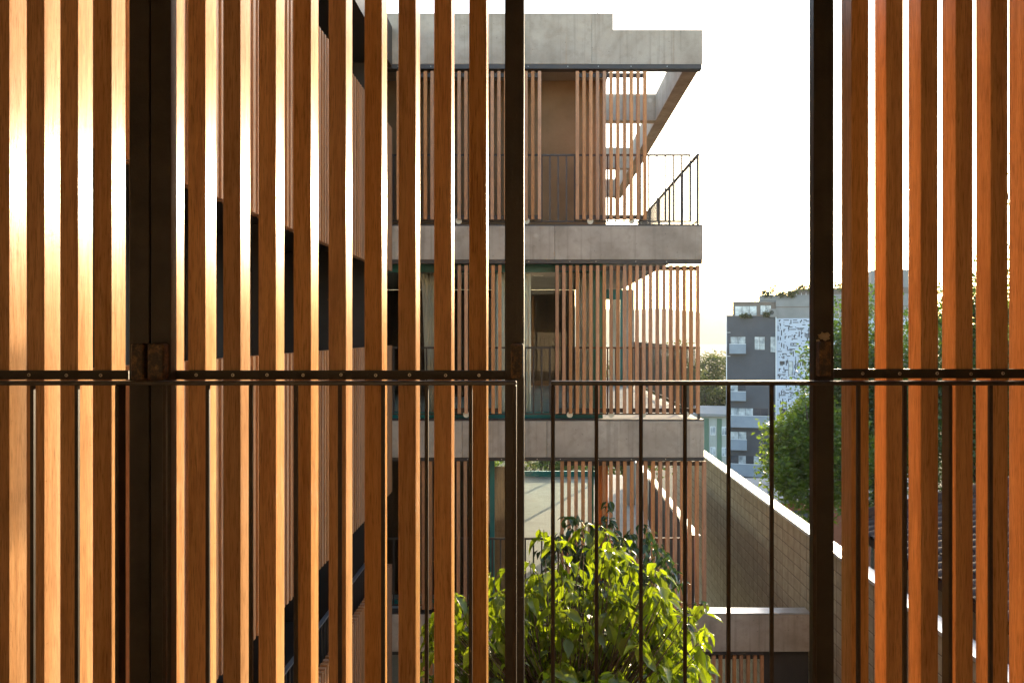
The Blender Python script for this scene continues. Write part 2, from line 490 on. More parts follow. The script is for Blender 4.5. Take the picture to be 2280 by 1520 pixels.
# ------------------------------------------------------------------ the balcony room that the camera stands in
FL = CZ - 1.30; CE = CZ + 1.10
YS = 2.29                                   # inner face of the slats
def nx_(px): return (px-VX)*YS/FPX
def nz_(py): return CZ - (py-VY)*YS/FPX
struct(MB().box(-3.6, 3.6, -3.6, 2.42, FL-0.5, FL).build('balcony_floor', M['floor_in']))
struct(MB().box(-3.6, 3.6, -3.6, 2.42, CE, CE+0.5).build('balcony_ceiling', M['concrete2']))
struct(MB().box(-3.6, 3.6, -3.75, -3.6, FL-0.5, CE+0.5).build('room_back_wall', M['wall_in']))
struct(MB().box(-3.75, -3.6, -3.75, 2.42, FL-0.5, CE+0.5).build('room_left_wall', M['wall_in']))
struct(MB().box(3.6, 3.75, -3.75, 2.42, FL-0.5, CE+0.5).build('room_right_wall', M['wall_in']))
struct(MB().box(-5.5, 3.75, -3.75, 1.9, CE+0.51, CZ+4.6).build('upper_floor_wall', M['own_wall']))
struct(MB().box(-5.5, 3.75, -3.75, 2.3, 0.0, FL-0.51).build('lower_floor_wall', M['own_wall']))

# ------------------------------------------------------------------ foreground slat screens
SW, SD = 0.0498, 0.080
Z0, Z1 = CZ-1.20, CZ+1.04
def slat_mesh(name, wx, dy, h, b, mat):
    """upright slat with rounded edges, origin at the middle of its foot; front face at y = 0"""
    pts = []
    for cx, cy, a0 in ((wx/2-b, b, -90), (wx/2-b, dy-b, 0), (-wx/2+b, dy-b, 90), (-wx/2+b, b, 180)):
        for s in range(3):
            a = math.radians(a0 + 45*s)
            pts.append((cx+b*math.cos(a), cy+b*math.sin(a)))
    n = len(pts)
    mb = MB()
    mb.add([(x, y, 0) for x, y in pts] + [(x, y, h) for x, y in pts],
           [list(range(n-1, -1, -1)), list(range(n, 2*n))] + [(i, (i+1) % n, n+(i+1) % n, n+i) for i in range(n)])
    return mb.mesh(name, mat)
near_slats = [slat_mesh('slat', SW, SD, Z1-Z0, 0.0022, M['wood'])]
def screw_mesh():
    mb = MB(); n = 14
    prof = [(0.0046, 0.0), (0.0046, -0.0016), (0.0036, -0.0026), (0.0021, -0.0026), (0.0019, -0.0010), (0.0, -0.0008)]
    for r, y in prof:
        for k in range(n):
            a = 2*math.pi*k/n; mb.v.append((r*math.cos(a), y, r*math.sin(a)))
    for j in range(len(prof)-1):
        for k in range(n):
            mb.f.append([j*n+k, j*n+(k+1) % n, (j+1)*n+(k+1) % n, (j+1)*n+k]); mb.m.append(1 if j >= 3 else 0)
    return mb.mesh('screw', [M['zinc'], M['black']])
SCREW = screw_mesh()
def screen(label, right_edges, stiles, strap, screws, latches, sy):
    root = thing('slat_screen', label, 'slat screen', (nx_((strap[0]+strap[1])/2), YS, Z0), 'sliding slat screens in the foreground')
    for e in right_edges:
        x = nx_(e) - SW/2
        o = place('slat', near_slats[0], (x, YS, Z0 + rng.uniform(-0.002, 0.002)), root, (0, 0, math.radians(rng.uniform(-0.5, 0.5))))
    for (a, b) in stiles:
        f = (YS-0.04)/FPX
        MB().bbox((a-VX)*f, (b-VX)*f, YS-0.04, YS-0.0005, Z0-0.02, Z1+0.02, 0.0025).build('stile', M['steel'], root)
    z1, z0 = nz_(sy), nz_(sy+20.5)
    st = MB().bbox(nx_(strap[0]), nx_(strap[1]), YS-0.0085, YS-0.0005, z0, z1, 0.001).build('strap', M['steel'], root)
    for s in screws:
        place('screw', SCREW, (nx_(s), YS-0.0085, (z0+z1)/2 + rng.uniform(-0.001, 0.001)), st, (0, rng.uniform(0, 3), 0))
    MB().box(nx_(strap[0])-0.03, nx_(strap[1])+0.03, YS+0.02, YS+0.05, Z1+0.001, Z1+0.03).build('top_rail', M['steel'], root)
    MB().box(nx_(strap[0])-0.03, nx_(strap[1])+0.03, YS+0.02, YS+0.05, Z0-0.03, Z0-0.003).build('bottom_rail', M['steel'], root)
    fb = MB()
    for e in right_edges:
        for _ in range(34):
            z = rng.uniform(CZ-1.0, CZ+0.97); side = rng.random()
            x0 = nx_(e) if side < 0.75 else nx_(e)-SW
            y0 = YS + (rng.uniform(0.0, 0.01) if rng.random() < 0.5 else rng.uniform(0.06, SD))
            l = rng.uniform(0.0015, 0.0055); s1 = 1 if side < 0.75 else -1
            fb.tube([(x0-s1*0.001, y0, z), (x0+s1*l*0.6, y0-rng.uniform(0, 0.001), z+rng.uniform(0, 0.002)), (x0+s1*l, y0, z+rng.uniform(-0.004, 0.005))], [0.0004, 0.0004, 0.0002], 3)
    stuff(fb.build('splinters', M['wood'], root))
    for (a, b, c, d) in latches:
        yy = YS-0.075; f = yy/FPX
        MB().bbox((a-VX)*f, (b-VX)*f, yy, YS-0.041, CZ-(d-VY)*f, CZ-(c-VY)*f, 0.004).build('latch_block', M['rust'], root)
    return root
screen('leftmost foreground screen of glowing timber slats with dark steel edge post', [-58, 20, 98, 173, 248], [(287, 332)], (-110, 289), [69, 152, 228], [(290, 319, 765, 845)], 824)
screen('wide foreground screen of ten timber slats between two dark steel posts', [383, 457, 535, 614, 692, 770, 850, 925.5, 1005, 1083], [(335, 380), (1124, 1167)], (378, 1126),
       [440, 521, 597, 677, 761, 838, 913, 993, 1067], [(327, 364, 765, 845), (1137, 1166, 765, 843)], 824)
scr = screen('right foreground screen of orange timber slats behind a scarred steel post', [e+38.5 for e in (1896, 1973, 2050.5, 2128, 2206, 2282, 2358)], [(1812, 1857), (2418, 2462)], (1855, 2420),
       [1918, 2000, 2083, 2158, 2229, 2306], [(1825, 1852, 760, 838)], 821)
# smears of dried putty above two of the latch blocks
def blob(name, pts_c, r, parent, seed, sx=1.0, sz=1.0):
    rr = random.Random(seed); mb = MB(); n = 22; c = pts_c
    rings = [(1.0, 0.0), (0.86, -0.0018), (0.55, -0.003), (0.2, -0.0034)]
    outline = [r*(0.72+0.5*rr.random()) for _ in range(n)]
    for k_, y in rings:
        for k in range(n):
            a = 2*math.pi*k/n
            q = outline[k]*k_
            mb.v.append((c[0]+q*math.cos(a)*sx, c[1]+y+rr.uniform(-0.0004, 0.0004), c[2]+q*math.sin(a)*sz))
    for j in range(3):
        for k in range(n):
            mb.f.append([j*n+k, j*n+(k+1) % n, (j+1)*n+(k+1) % n, (j+1)*n+k]); mb.m.append(0)
    mb.f.append([3*n+k for k in range(n)]); mb.m.append(0)
    return mb.build(name, M['putty'], parent, smooth=True)
p = W(1836, 748, YS-0.0405); blob('putty_smear', p, 0.015, scr, 3, 1.15, 0.8)
p = W(1821, 759, YS-0.0405); blob('putty_smear', p, 0.005, scr, 5)

# ------------------------------------------------------------------ foreground railings
YR = 2.17; fr_ = YR/FPX
def rx(px): return (px-VX)*fr_
def railing(label, x0, x1, bars, posts):
    root = thing('balcony_railing', label, 'railing', (rx((x0+x1)/2), YR, FL), 'balcony railings in the foreground')
    zt = CZ-(847.5-VY)*fr_; zb = zt-0.0115
    MB().bbox(rx(x0), rx(x1), YR-0.02, YR+0.02, zb, zt, 0.0025).build('handrail', M['rail'], root)
    bar = MB().bbox(-0.0049, 0.0049, -0.006, 0.006, 0, zb-FL-0.06, 0.0015).mesh('baluster', M['bar'])
    for b in bars: place('baluster', bar, (rx(b), YR, FL+0.06), root)
    post = MB().bbox(-0.0052, 0.0052, -0.02, 0.02, 0, zb-FL, 0.002).mesh('post', M['bar'])
    for b in posts: place('post', post, (rx(b), YR, FL), root)
    xa, xb = rx(min(x0, *posts))+0.006, rx(x1)-0.006
    MB().bbox(xa, xb, YR-0.02, YR+0.02, FL+0.05, FL+0.0595, 0.002).build('bottom_bar', M['rail'], root)
    return root
railing('foreground railing on the left ending in a rounded corner post', -160, 1150.5, [-24, 73, 172, 367, 463, 559, 659, 757, 853, 950, 1048], [268, 1146])
railing('foreground railing on the right with its sunlit handrail crossing the open gap', 1226.5, 2440, [1328, 1427, 1525, 1622, 1718, 1813, 1911, 2014, 2205, 2303, 2400], [1231, 2109])

# ------------------------------------------------------------------ the building across the courtyard
YF = FPX/149.7                              # distance of its front face: 2.9 m storeys
def fx(px, y=YF): return (px-VX)*y/FPX
def fz(py, y=YF): return CZ - (py-VY)*y/FPX
XL, XR, XE = -5.4, fx(1564), 1.075         # left end, right end, right end of the solid roof
YB = 23.6
B = thing('apartment_block', 'concrete apartment block across the courtyard with sliding timber screens and rooftop pergola', 'building', (0, YF, 0.0))
z3, z2, z1 = fz(503), fz(937), fz(1367)     # floor levels
# roof band: a stepped fascia, then the deck behind it
mb = MB()
mb.prism([(fx(1318), fz(143)), (XR, fz(143)), (XR, fz(67)), (fx(1365), fz(67)), (fx(1365), fz(30)), (fx(1318), fz(30))], YF, YF+0.22)
mb.build('roof_fascia', M['concrete'], B)
for a, b in ((XL, fx(1060)), (fx(1060), fx(1318))):
    MB().bbox(a+0.0015, b-0.0015, YF, YF+0.22, fz(143), fz(30), 0.005).build('roof_fascia', M['concrete'], B)
MB().box(XL, XE, YF+0.222, YB, fz(143)+0.002, fz(143)+0.28).build('roof_deck', M['concrete2'], B)
# pergola
MB().box(XR-0.235, XR-0.002, YF+0.222, YB, fz(143)+0.001, fz(67)-0.003).build('pergola_beam', M['concrete'], B)
for yy in (15.1, 19.4, 23.35):
    MB().box(XE+0.002, XR-0.237, yy-0.11, yy+0.11, fz(143)+0.003, fz(67)-0.006).build('pergola_beam', M['concrete'], B)
# floor slabs with their fascias
def band(name, ptop, pbot, x1, deck_x1, deck_to=YB):
    cuts = [XL, fx(1010 + (ptop*7) % 60), fx(1206 + (ptop*3) % 40), x1]
    for a, b in zip(cuts[:-1], cuts[1:]):
        MB().bbox(a+0.0015, b-0.0015, YF, YF+0.22, fz(pbot), fz(ptop), 0.005).build('slab_fascia', M['concrete'], B)
    return MB().box(XL, deck_x1, YF+0.222, deck_to, fz(ptop)-0.30, fz(ptop)-0.003).build(name, M['concrete_fl'], B)
XW = 4.05                                   # inner face of the block wall
band('floor_slab', 503, 578, fx(1565), fx(1565)-0.003)
band('floor_slab', 937, 1018, fx(1568), fx(1568)-0.003)
band('floor_slab', 1367, 1450, XW-0.004, fx(1568)-0.003)
MB().box(XL, XE, YF+0.45, 20.0, fz(578)-0.0, fz(578)+0.17).build('ceiling', M['concrete2'], B)
# sliding tracks under the fascias
for pt, pb, x1 in ((143, 153, 1563), (578, 586.5, 1564), (1018, 1026, 1567), (1450, 1457, 1700)):
    tr_ = MB().box(XL, fx(x1), YF+0.004, YF+0.16, fz(pb), fz(pt)-0.002).build('screen_track', M['steel_far'], B)
    for k in range(9):
        xx = fx(900 + k*72 + rng.uniform(-14, 14))
        if xx < fx(x1)-0.05: place('screw', SCREW, (xx, YF+0.004, (fz(pt)+fz(pb))/2), tr_, None, (1.4, 1.4, 1.4))
# steel sill on each slab edge
for pt, x1 in ((503, 1565), (937, 1568), (1367, 1568)):
    MB().box(XL, fx(x1)-0.004, YF+0.003, YF+0.20, fz(pt)+0.001, fz(pt)+0.022).build('sill', M['steel_far'], B)
# sunlit metal flashing on the lowest fascia
MB().box(fx(1572), XW-0.008, YF-0.006, YF+0.24, fz(1367)+0.001, fz(1367)+0.02).build('flashing', M['galv'], B)

# sliding slat panels
slat_far = {}
def far_panel(px0, n, py0, py1, pitch=15.1, wheels=(), dy=0.0, width=7.5):
    h = round(fz(py0)-fz(py1), 4)
    if (h, width) not in slat_far: slat_far[(h, width)] = slat_mesh('slat', width/149.7, 0.055, h, 0.0015, M['wood_far'])
    y = YF+0.03+dy
    xa, xb = fx(px0), fx(px0+pitch*(n-1)+width)
    pn = MB().box(xa+0.004, xb-0.004, y+0.056, y+0.085, fz(py1)+0.012, fz(py1)+0.075).build('slat_panel', M['steel_far'], B)
    MB().box(xa+0.004, xb-0.004, y+0.056, y+0.085, fz(py0)-0.075, fz(py0)-0.012).build('top_rail', M['steel_far'], pn)
    for k in range(n):
        place('slat', slat_far[(h, width)], (fx(px0+pitch*k)+width/299.4, y, fz(py1)), pn, (0, 0, math.radians(rng.uniform(-0.8, 0.8))))
    for wx in wheels:
        c = (fx(wx), y+0.05, fz(py1)-0.018)
        mw = MB(); nn = 16
        for yy in (-0.012, 0.012):
            for k in range(nn):
                a = 2*math.pi*k/nn; mw.v.append((c[0]+0.046*math.cos(a), c[1]+yy, c[2]+0.046*math.sin(a)))
        mw.f += [list(range(nn-1, -1, -1)), list(range(nn, 2*nn))] + [[k, (k+1) % nn, nn+(k+1) % nn, nn+k] for k in range(nn)]
        mw.m += [0]*(nn+2)
        mw.build('wheel', M['nylon'], pn)
        MB().box(c[0]-0.006, c[0]+0.006, y+0.062, y+0.074, fz(py0)-0.02, fz(py0)+0.075).build('hanger', M['steel_far'], pn)
    return pn
far_panel(882, 11, 157, 488, wheels=(900, 1020))
far_panel(1046.5, 11, 157, 488, wheels=(1062, 1172))
far_panel(1282, 11, 157, 488, wheels=(1315, 1408))
far_panel(973, 10, 590, 921, wheels=(1037,))
far_panel(1236.8, 11, 590, 921, wheels=(1269, 1362))
far_panel(1400.5, 11, 590, 921, wheels=(1433, 1530))
far_panel(938, 8, 1027, 1358, 15.6)
far_panel(1247.8, 11, 1027, 1358, 15.6, width=7.8)
far_panel(1418, 10, 1027, 1358, 16.4, width=8.2)
far_panel(1556, 10, 1460, 1800, 15.4)
far_panel(893, 9, 1460, 1800, 15.4)

# railings behind the panels
bar_far = MB().box(-0.012, 0.012, -0.006, 0.006, 0, 1.0).mesh('baluster', M['steel_far'])
def far_rail(name, x0, x1, y, zf, side=False, y1=None, pitch=0.124, postgap=1.3):
    zt = zf+1.10
    if not side:
        r = MB().box(x0, x1, y-0.015, y+0.015, zt-0.028, zt).box(x0, x1, y-0.015, y+0.015, zf+0.08, zf+0.098).build(name, M['steel_far'], B)
        n = int((x1-x0)/pitch)
        for k in range(n+1):
            place('baluster', bar_far, (x0+k*pitch+0.01, y, zf+0.09), r)
    else:
        r = MB().box(x0-0.02, x0+0.02, y, y1, zt-0.026, zt).box(x0-0.014, x0+0.014, y, y1, zf+0.085, zf+0.098).build(name, M['steel_far'], B)
        yy = y+0.03
        while yy < y1:
            MB().box(x0-0.017, x0+0.017, yy-0.022, yy+0.022, zf, zt-0.027).build('post', M['steel_far'], r)
            yy += postgap
        m = MB(); yy = y+0.1
        while yy < y1:
            m.box(x0-0.007, x0+0.007, yy-0.006, yy+0.006, zf+0.099, zt-0.027); yy += 0.115
        stuff(m.build('baluster_row', M['steel_far'], r))
    return r
yr = YF+0.155
far_rail('terrace_rail', XL+0.1, fx(1542), yr, z3)
far_rail('terrace_rail', fx(1558), 0, YF+0.12, z3, True, 19.2)
far_rail('terrace_rail', XL+0.1, fx(1541), yr, z2)
far_rail('terrace_rail', fx(1560), 0, YF+0.12, z2, True, 20.2)
far_rail('terrace_rail', XL+0.1, fx(1541), yr, z1)
far_rail('terrace_rail', fx(1552), 0, YF+0.3, z1, True, 17.0)

# top storey: brown plaster volume set back behind the screens
mb = MB(); mb.box(XL, XE-0.01, 12.62, YB-0.4, z3, fz(143)-0.001)
mb.build('plaster_wall', M['plaster'], B)
# middle storey: glazed room and terrace
YG = YF+0.36
def gx(px): return (px-VX)*YG/FPX
def gz(py): return CZ-(py-VY)*YG/FPX
XC = gx(1342)
zt2 = fz(578)-0.001
fr = MB()
fr.box(XL, XC, YG, YG+0.06, gz(606), gz(586))
fr.box(XL, XC, YG, YG+0.06, z2+0.002, gz(917))
fr.box(gx(1321), XC, YG-0.004, YG+0.07, z2+0.004, gz(586))
fr.box(gx(1163), gx(1169), YG-0.003, YG+0.06, gz(917), gz(606))
fr.box(gx(890), gx(897), YG-0.003, YG+0.06, gz(917), gz(606))
frame2 = fr.build('window_frame', M['teal'], B)
for a, b in ((877, 890), (897, 1163), (1169, 1321)):
    MB().box(gx(a)+0.001, gx(b)-0.001, YG+0.026, YG+0.034, gz(917)+0.001, gz(606)-0.001).build('pane', M['glass'], frame2)
# side glazing of that room
YS0, YS1 = YG+0.075, 19.7
fr = MB()
fr.box(XC-0.06, XC-0.002, YS0, YS1, zt2-0.12, zt2)
fr.box(XC-0.06, XC-0.002, YS0, YS1, z2+0.002, z2+0.1)
for yy in (14.2, 16.4, 18.3):
    fr.box(XC-0.062, XC-0.001, yy, yy+0.07, z2+0.1, zt2-0.12)
frs = fr.build('window_frame', M['teal'], B)
for a, b in ((YS0, 14.2), (14.27, 16.4), (16.47, 18.3), (18.37, YS1)):
    MB().box(XC-0.035, XC-0.027, a+0.002, b-0.002, z2+0.101, zt2-0.121).build('pane', M['glass'], frs)
# glazed wall that closes the terrace at the back
fr = MB(); YK = 19.8
kx = lambda px: (px-VX)*YK/FPX
fr.box(XC, kx(1388), YK, YK+0.07, z2+0.002, z2+0.07); fr.box(XC, kx(1388), YK, YK+0.07, zt2-0.25, zt2)
fr.box(kx(1381), kx(1388), YK-0.003, YK+0.075, z2+0.003, zt2-0.001)
fr.box(kx(1336), kx(1342), YK-0.003, YK+0.075, z2+0.07, zt2-0.25)
frk = fr.build('window_frame', M['teal'], B)
MB().box(kx(1342), kx(1381), YK+0.03, YK+0.038, z2+0.071, zt2-0.251).build('pane', M['glass'], frk)
MB().box(kx(1388)+0.002, kx(1412), YK, YB, z2+0.002, zt2-0.001).build('end_wall', M['concrete'], B)
MB().box(XL, XC-0.07, 20.0, 20.2, z2+0.001, zt2).build('back_wall', M['wood_dark'], B)
MB().box(XL, XL+0.15, YG+0.1, 20.0, z2+0.001, zt2).build('side_wall', M['plaster'], B)
MB().box(gx(1176.5)*1.35, gx(1182)*1.35, 16.4, 16.9, z2+0.001, fz(578)-0.55).build('door', M['wood_door'], B)
MB().box(-2.2, -1.1, 16.4, 18.8, z2+0.001, z2+2.1).build('partition', M['wood_dark'], B)
for px, y in ((1199, 15.0), (1040, 14.4), (1290, 15.6)):
    c = ((px-VX)*y/FPX, y, fz(578)-0.004)
    MB().box(c[0]-0.09, c[0]+0.09, y-0.06, y+0.06, c[2]-0.012, c[2]).build('downlight', M['cloth'], B)
# lower storey: open glazed hall through which the garden behind shows
fr = MB()
zt1 = fz(1018)-0.001
def hz(py): return CZ-(py-VY)*YG/FPX
fr.box(XL, gx(1322), YG, YG+0.06, zt1-0.06, zt1); fr.box(XL, gx(1322), YG, YG+0.06, z1+0.002, z1+0.09)
for a, b in ((1091, 1101), (1309, 1322), (905, 912)):
    fr.box(gx(a), gx(b), YG-0.004, YG+0.065, z1+0.09, zt1-0.06)
frame1 = fr.build('window_frame', M['teal'], B)
for a, b in ((820, 905), (912, 1091), (1101, 1309)):
    MB().box(gx(a)+0.001, gx(b)-0.001, YG+0.026, YG+0.034, z1+0.091, zt1-0.061).build('pane', M['glass'], frame1)
fr = MB(); yb = YB-0.35
fr.box(XL, 2.0, yb, yb+0.08, z1+0.002, z1+0.16); fr.box(XL, 2.0, yb, yb+0.08, zt1-0.1, zt1)
for xx in (-1.9, -0.6, 0.62, 1.95): fr.box(xx, xx+0.07, yb-0.003, yb+0.083, z1+0.16, zt1-0.1)
frb = fr.build('window_frame', M['teal'], B)
for a, b in ((-1.83, -0.6), (-0.53, 0.62), (0.69, 1.95)):
    MB().box(a+0.001, b-0.001, yb+0.03, yb+0.038, z1+0.161, zt1-0.101).build('pane', M['glass'], frb)
MB().box(gx(1332), gx(1353), YG-0.02, YG+0.5, z1+0.001, zt1).build('timber_column', M['wood_door'], B)
MB().box(XL, gx(1089), 12.75, 12.9, z1+0.001, zt1).build('partition', M['wood_dark'], B)
MB().box(gx(1089)+0.003, gx(1136), 12.8, 12.86, z1+0.001, zt1-0.3).build('door', M['wood_door'], B)
# sunlit upstand and inner parapet on the lower terrace
MB().box(2.72, 2.86, 14.2, YB-1, z1-0.5, CZ-3.62).build('upstand', M['concrete_fl'], B)
MB().box(2.70, 2.88, 14.2, YB-1, CZ-3.619, CZ-3.59).build('flashing', M['galv'], B)
MB().box(XL, XE-1.0, 15.0, 15.25, 0.002, fz(1450)-0.003).build('basement_wall', M['concrete'], B)
MB().box(fx(1702), XW-0.012, YF+0.1, YF+0.25, 0.002, fz(1452)).build('basement_wall', M['dark_plaster'], B)
MB().box(fx(1352), fx(1352)+0.012, YF+2, YF+2.012, fz(30), fz(30)+3.0).build('antenna', M['steel_far'], B)
# columns
for xx, yy in ((-2.5, 14.0), (-4.5, 14.0), (0.4, 18.5), (2.2, 16.8)):
    MB().box(xx-0.12, xx+0.12, yy-0.12, yy+0.12, 0.001, z1-0.303).build('column', M['concrete2'], B)
for xx, yy in ((2.25, 19.5),):
    MB().box(xx-0.1, xx+0.1, yy-0.1, yy+0.1, z1+0.001, fz(937)-0.303).build('column', M['concrete2'], B)

# curtains
def curtain(label, xa, xb, y, za, zb, tie=0.0, folds=9):
    mb = MB(); n = folds*6; rows = 10
    for j in range(rows+1):
        v = j/rows; z = za+(zb-za)*v
        sq = 1-tie*(1-v)**0.8*0.5 if tie else 1
        for i in range(n+1):
            u = i/n
            x = xb + (xa-xb)*(1-u)*sq if tie >= 0 else xa+(xb-xa)*u
            mb.v.append((x, y+0.035*math.sin(u*folds*2*math.pi+0.7*math.sin(v*3))*(0.5+0.5*v), z))
    for j in range(rows):
        for i in range(n):
            mb.f.append([j*(n+1)+i, j*(n+1)+i+1, (j+1)*(n+1)+i+1, (j+1)*(n+1)+i]); mb.m.append(0)
    o = mb.build('curtain', M['cloth'], None, smooth=True)
    md = o.modifiers.new('solid', 'SOLIDIFY'); md.thickness = 0.004
    return tag(o, label, 'curtain', 'white curtains in the middle storey')
yc = YG+0.22; sc_ = yc/FPX
for lab, a, b, t_ in (('white curtain seen between two foreground slats beside the dark room', 938, 1000, 0.35),
                      ('white curtain hanging just right of the dark central post', 1098, 1182, 0.1),
                      ('narrow white curtain behind the slats next to the teal corner frame', 1283, 1318, 0.0)):
    curtain(lab, (a-VX)*sc_, (b-VX)*sc_, yc, z2+0.03, zt2-0.16, t_, 5 if b-a < 50 else 8)

# ------------------------------------------------------------------ gallery wing on the left with hung slat screens
GX = -2.16
G = thing('gallery_wing', 'dark gallery wing at left hung with tiers of receding timber slats', 'building', (-3.5, 7.5, 0.0))
ws = {}
def wing_screen(za, zb, ya, yb):
    h = zb-za
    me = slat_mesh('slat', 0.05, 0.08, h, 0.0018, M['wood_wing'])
    pn = MB().box(GX-0.115, GX-0.083, ya, yb, za+0.09, za+0.14).build('slat_panel', M['steel_far'], G)
    MB().box(GX-0.115, GX-0.083, ya, yb, zb-0.14, zb-0.09).build('top_rail', M['steel_far'], pn)
    y = ya
    while y < yb-0.05:
        place('slat', me, (GX, y+0.025, za), pn, (0, 0, math.radians(90+rng.uniform(-0.6, 0.6))))
        y += 0.1008
wing_screen(CZ+0.92, CZ+3.02, 3.1, 11.8)
wing_screen(CZ-2.32, CZ-0.17, 3.1, 11.8)
wing_screen(CZ-5.55, CZ-3.38, 3.1, 11.8)
for zf in (z3, z2, z1):
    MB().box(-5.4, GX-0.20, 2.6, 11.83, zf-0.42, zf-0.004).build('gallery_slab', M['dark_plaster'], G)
    r = MB().box(GX-0.17, GX-0.125, 2.6, 11.8, zf+1.10, zf+1.118).build('gallery_rail', M['deck_steel'], G)
    m = MB(); y = 2.7
    while y < 11.8:
        m.box(GX-0.155, GX-0.143, y-0.006, y+0.006, zf-0.003, zf+1.099); y += 0.12
    stuff(m.build('baluster_row', M['steel_far'], r))
MB().box(-5.4, GX-0.02, 2.6, 11.82, CZ+3.95, CZ+4.55).build('roof_beam', M['steel_far'], G)
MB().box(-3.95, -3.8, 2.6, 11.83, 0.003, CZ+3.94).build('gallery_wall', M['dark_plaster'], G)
for zf in (z3, z2, z1):
    for y in (4.5, 6.6, 8.9, 10.7):
        MB().box(-3.798, -3.76, y-0.42, y+0.42, zf+0.002, zf+2.1).build('door', M['wood_dark'], G)
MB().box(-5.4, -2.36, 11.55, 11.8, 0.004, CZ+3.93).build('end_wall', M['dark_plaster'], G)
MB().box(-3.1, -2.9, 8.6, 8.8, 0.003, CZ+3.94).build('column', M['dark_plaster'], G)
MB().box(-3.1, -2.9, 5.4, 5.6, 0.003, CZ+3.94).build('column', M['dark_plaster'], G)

# ------------------------------------------------------------------ block wall along the right side
WT = CZ-3.03
BW = thing('block_wall', 'tall concrete block boundary wall running back on the right with bright metal coping', 'wall', (XW+0.1, 14, 0.0))
MB().box(XW+0.004, XW+0.17, 4.2, 24.0, 0.0, WT-0.001).build('wall_core', M['mortar'], BW)
for k in range(9):
    ya = 4.2+2.2*k
    MB().bbox(XW-0.025, XW+0.20, ya+0.003, ya+2.197, WT, WT+0.045+rng.uniform(-0.002, 0.002), 0.004).build('coping', M['galv'], BW)
blocks = [MB().bbox(0, 0.05, -0.1405+e, 0.1405-e, 0, 0.187, 0.006).mesh('block', M['block']) for e in (0, 0.001)]
pl = []
for j in range(32):
    zz = WT-0.004-0.2*(j+1)
    if zz < 0.1: break
    for i in range(65):
        yy = 4.4+0.3*i
        if yy > 23.8: break
        pl.append((rng.randrange(2), (XW-rng.uniform(0, 0.0025), yy, zz), None, None))
pieces(BW, 'block', 'remaining_blocks', blocks, pl, 300, key=lambda p: 0 if (p[1][1] < 20 and p[1][1]*149.7/YF > 0 and (p[1][0]*FPX/p[1][1]) < 620 and (CZ-p[1][2])*FPX/p[1][1] < 660) and False else (p[1][1]-13)**2*0.12 + (p[1][2]-(CZ-4.3))**2)

# ------------------------------------------------------------------ neighbour's house with a dark tiled roof beyond the wall
H = thing('neighbour_house', 'low house beyond the block wall with a dark clay tile roof', 'house', (7.5, 7.5, 0.0))
M['tile'] = mat_plain('dark_clay_tile', (0.03, 0.022, 0.02), (0.075, 0.05, 0.042), 0.85, 0, 5, 0.6, 0.15)
M['house'] = mat_plain('house_render', (0.35, 0.31, 0.26), (0.42, 0.38, 0.32), 0.9, 0, 2, 0.2)
HE, HR, HY0, HY1 = 4.5, 9.2, 4.0, 11.6
he, hr = CZ-2.78, CZ-1.75
MB().box(4.75, 13.5, HY0+0.3, HY1-0.3, 0.0, he-0.05).build('house_wall', M['house'], H)
rf = MB()
rf.prism([(HE, he), (HR, hr), (2*HR-HE, he), (2*HR-HE, he-0.1), (HE, he-0.1)][::-1], HY0, HY1)
ro = rf.build('roof', M['tile'], H)
sl = math.atan2(hr-he, HR-HE)
tm = MB(); n = 6
for a in range(2):
    for k in range(n+1):
        t_ = math.pi*k/n
        tm.v.append((a*0.44, -0.105*math.cos(t_)*(1-0.12*a), 0.055*math.sin(t_)*(1-0.05*a)+0.012*(1-a)))
tm.f = [[k, k+1, n+1+k+1, n+1+k] for k in range(n)]; tm.m = [0]*n
tile = tm.mesh('tile', M['tile'], smooth=True)
pl = []
L = math.hypot(HR-HE, hr-he)
i = 0
while i*0.36 < L-0.2:
    d = i*0.36
    y = HY0+0.1
    while y < HY1-0.05:
        pl.append((0, (HE-0.04+d*math.cos(sl), y+rng.uniform(-0.008, 0.008), he+0.012+d*math.sin(sl)), (rng.uniform(-0.03, 0.03), -sl+rng.uniform(-0.02, 0.02), rng.uniform(-0.03, 0.03)), None))
        y += 0.225
    i += 1
pieces(ro, 'tile', 'remaining_tiles', [tile], pl, 300, key=lambda p: -p[1][1]*0.5+p[1][0])
MB().tube([(HR, HY0-0.02, hr+0.03), (HR, HY1+0.02, hr+0.03)], 0.13, 10).build('ridge', M['tile'], ro, smooth=True)
MB().tube([(HE, HY1, he+0.06), (HR, HY1, hr+0.07)], 0.12, 10).build('verge', M['tile'], ro, smooth=True)

# ------------------------------------------------------------------ grey apartment tower in the distance
TD = 97.0; ts = FPX/TD; TPX = 1673.0; ph = math.atan2(TPX-VX, FPX)
Tloc = ((TPX-VX)/ts, TD, 0.0)
T = thing('apartment_tower', 'distant dark grey apartment tower with a black and white patterned side and planted roof terraces', 'building', (Tloc[0], Tloc[1], -20.0), rotz=-ph)
cp = math.cos(ph)
def tu(px): return (px-TPX)*cp/ts
def tw(py): return CZ+20-(py-VY)/ts
M['tdark'] = mat_plain('dark_grey_render', (0.07, 0.072, 0.082), (0.088, 0.092, 0.105), 0.85, 0, 0.4, 0.2, 0.3)
M['tgrey'] = mat_plain('mid_grey_render', (0.22, 0.215, 0.205), (0.27, 0.26, 0.25), 0.85, 0, 0.6, 0.2, 0.3)
M['tbrown'] = mat_plain('brown_grey_render', (0.17, 0.135, 0.11), (0.21, 0.165, 0.135), 0.85, 0, 0.6, 0.2, 0.3)
M['twhite'] = mat_plain('pale_cladding', (0.46, 0.50, 0.58), (0.53, 0.57, 0.65), 0.6, 0, 0.5, 0.05, 0.3)
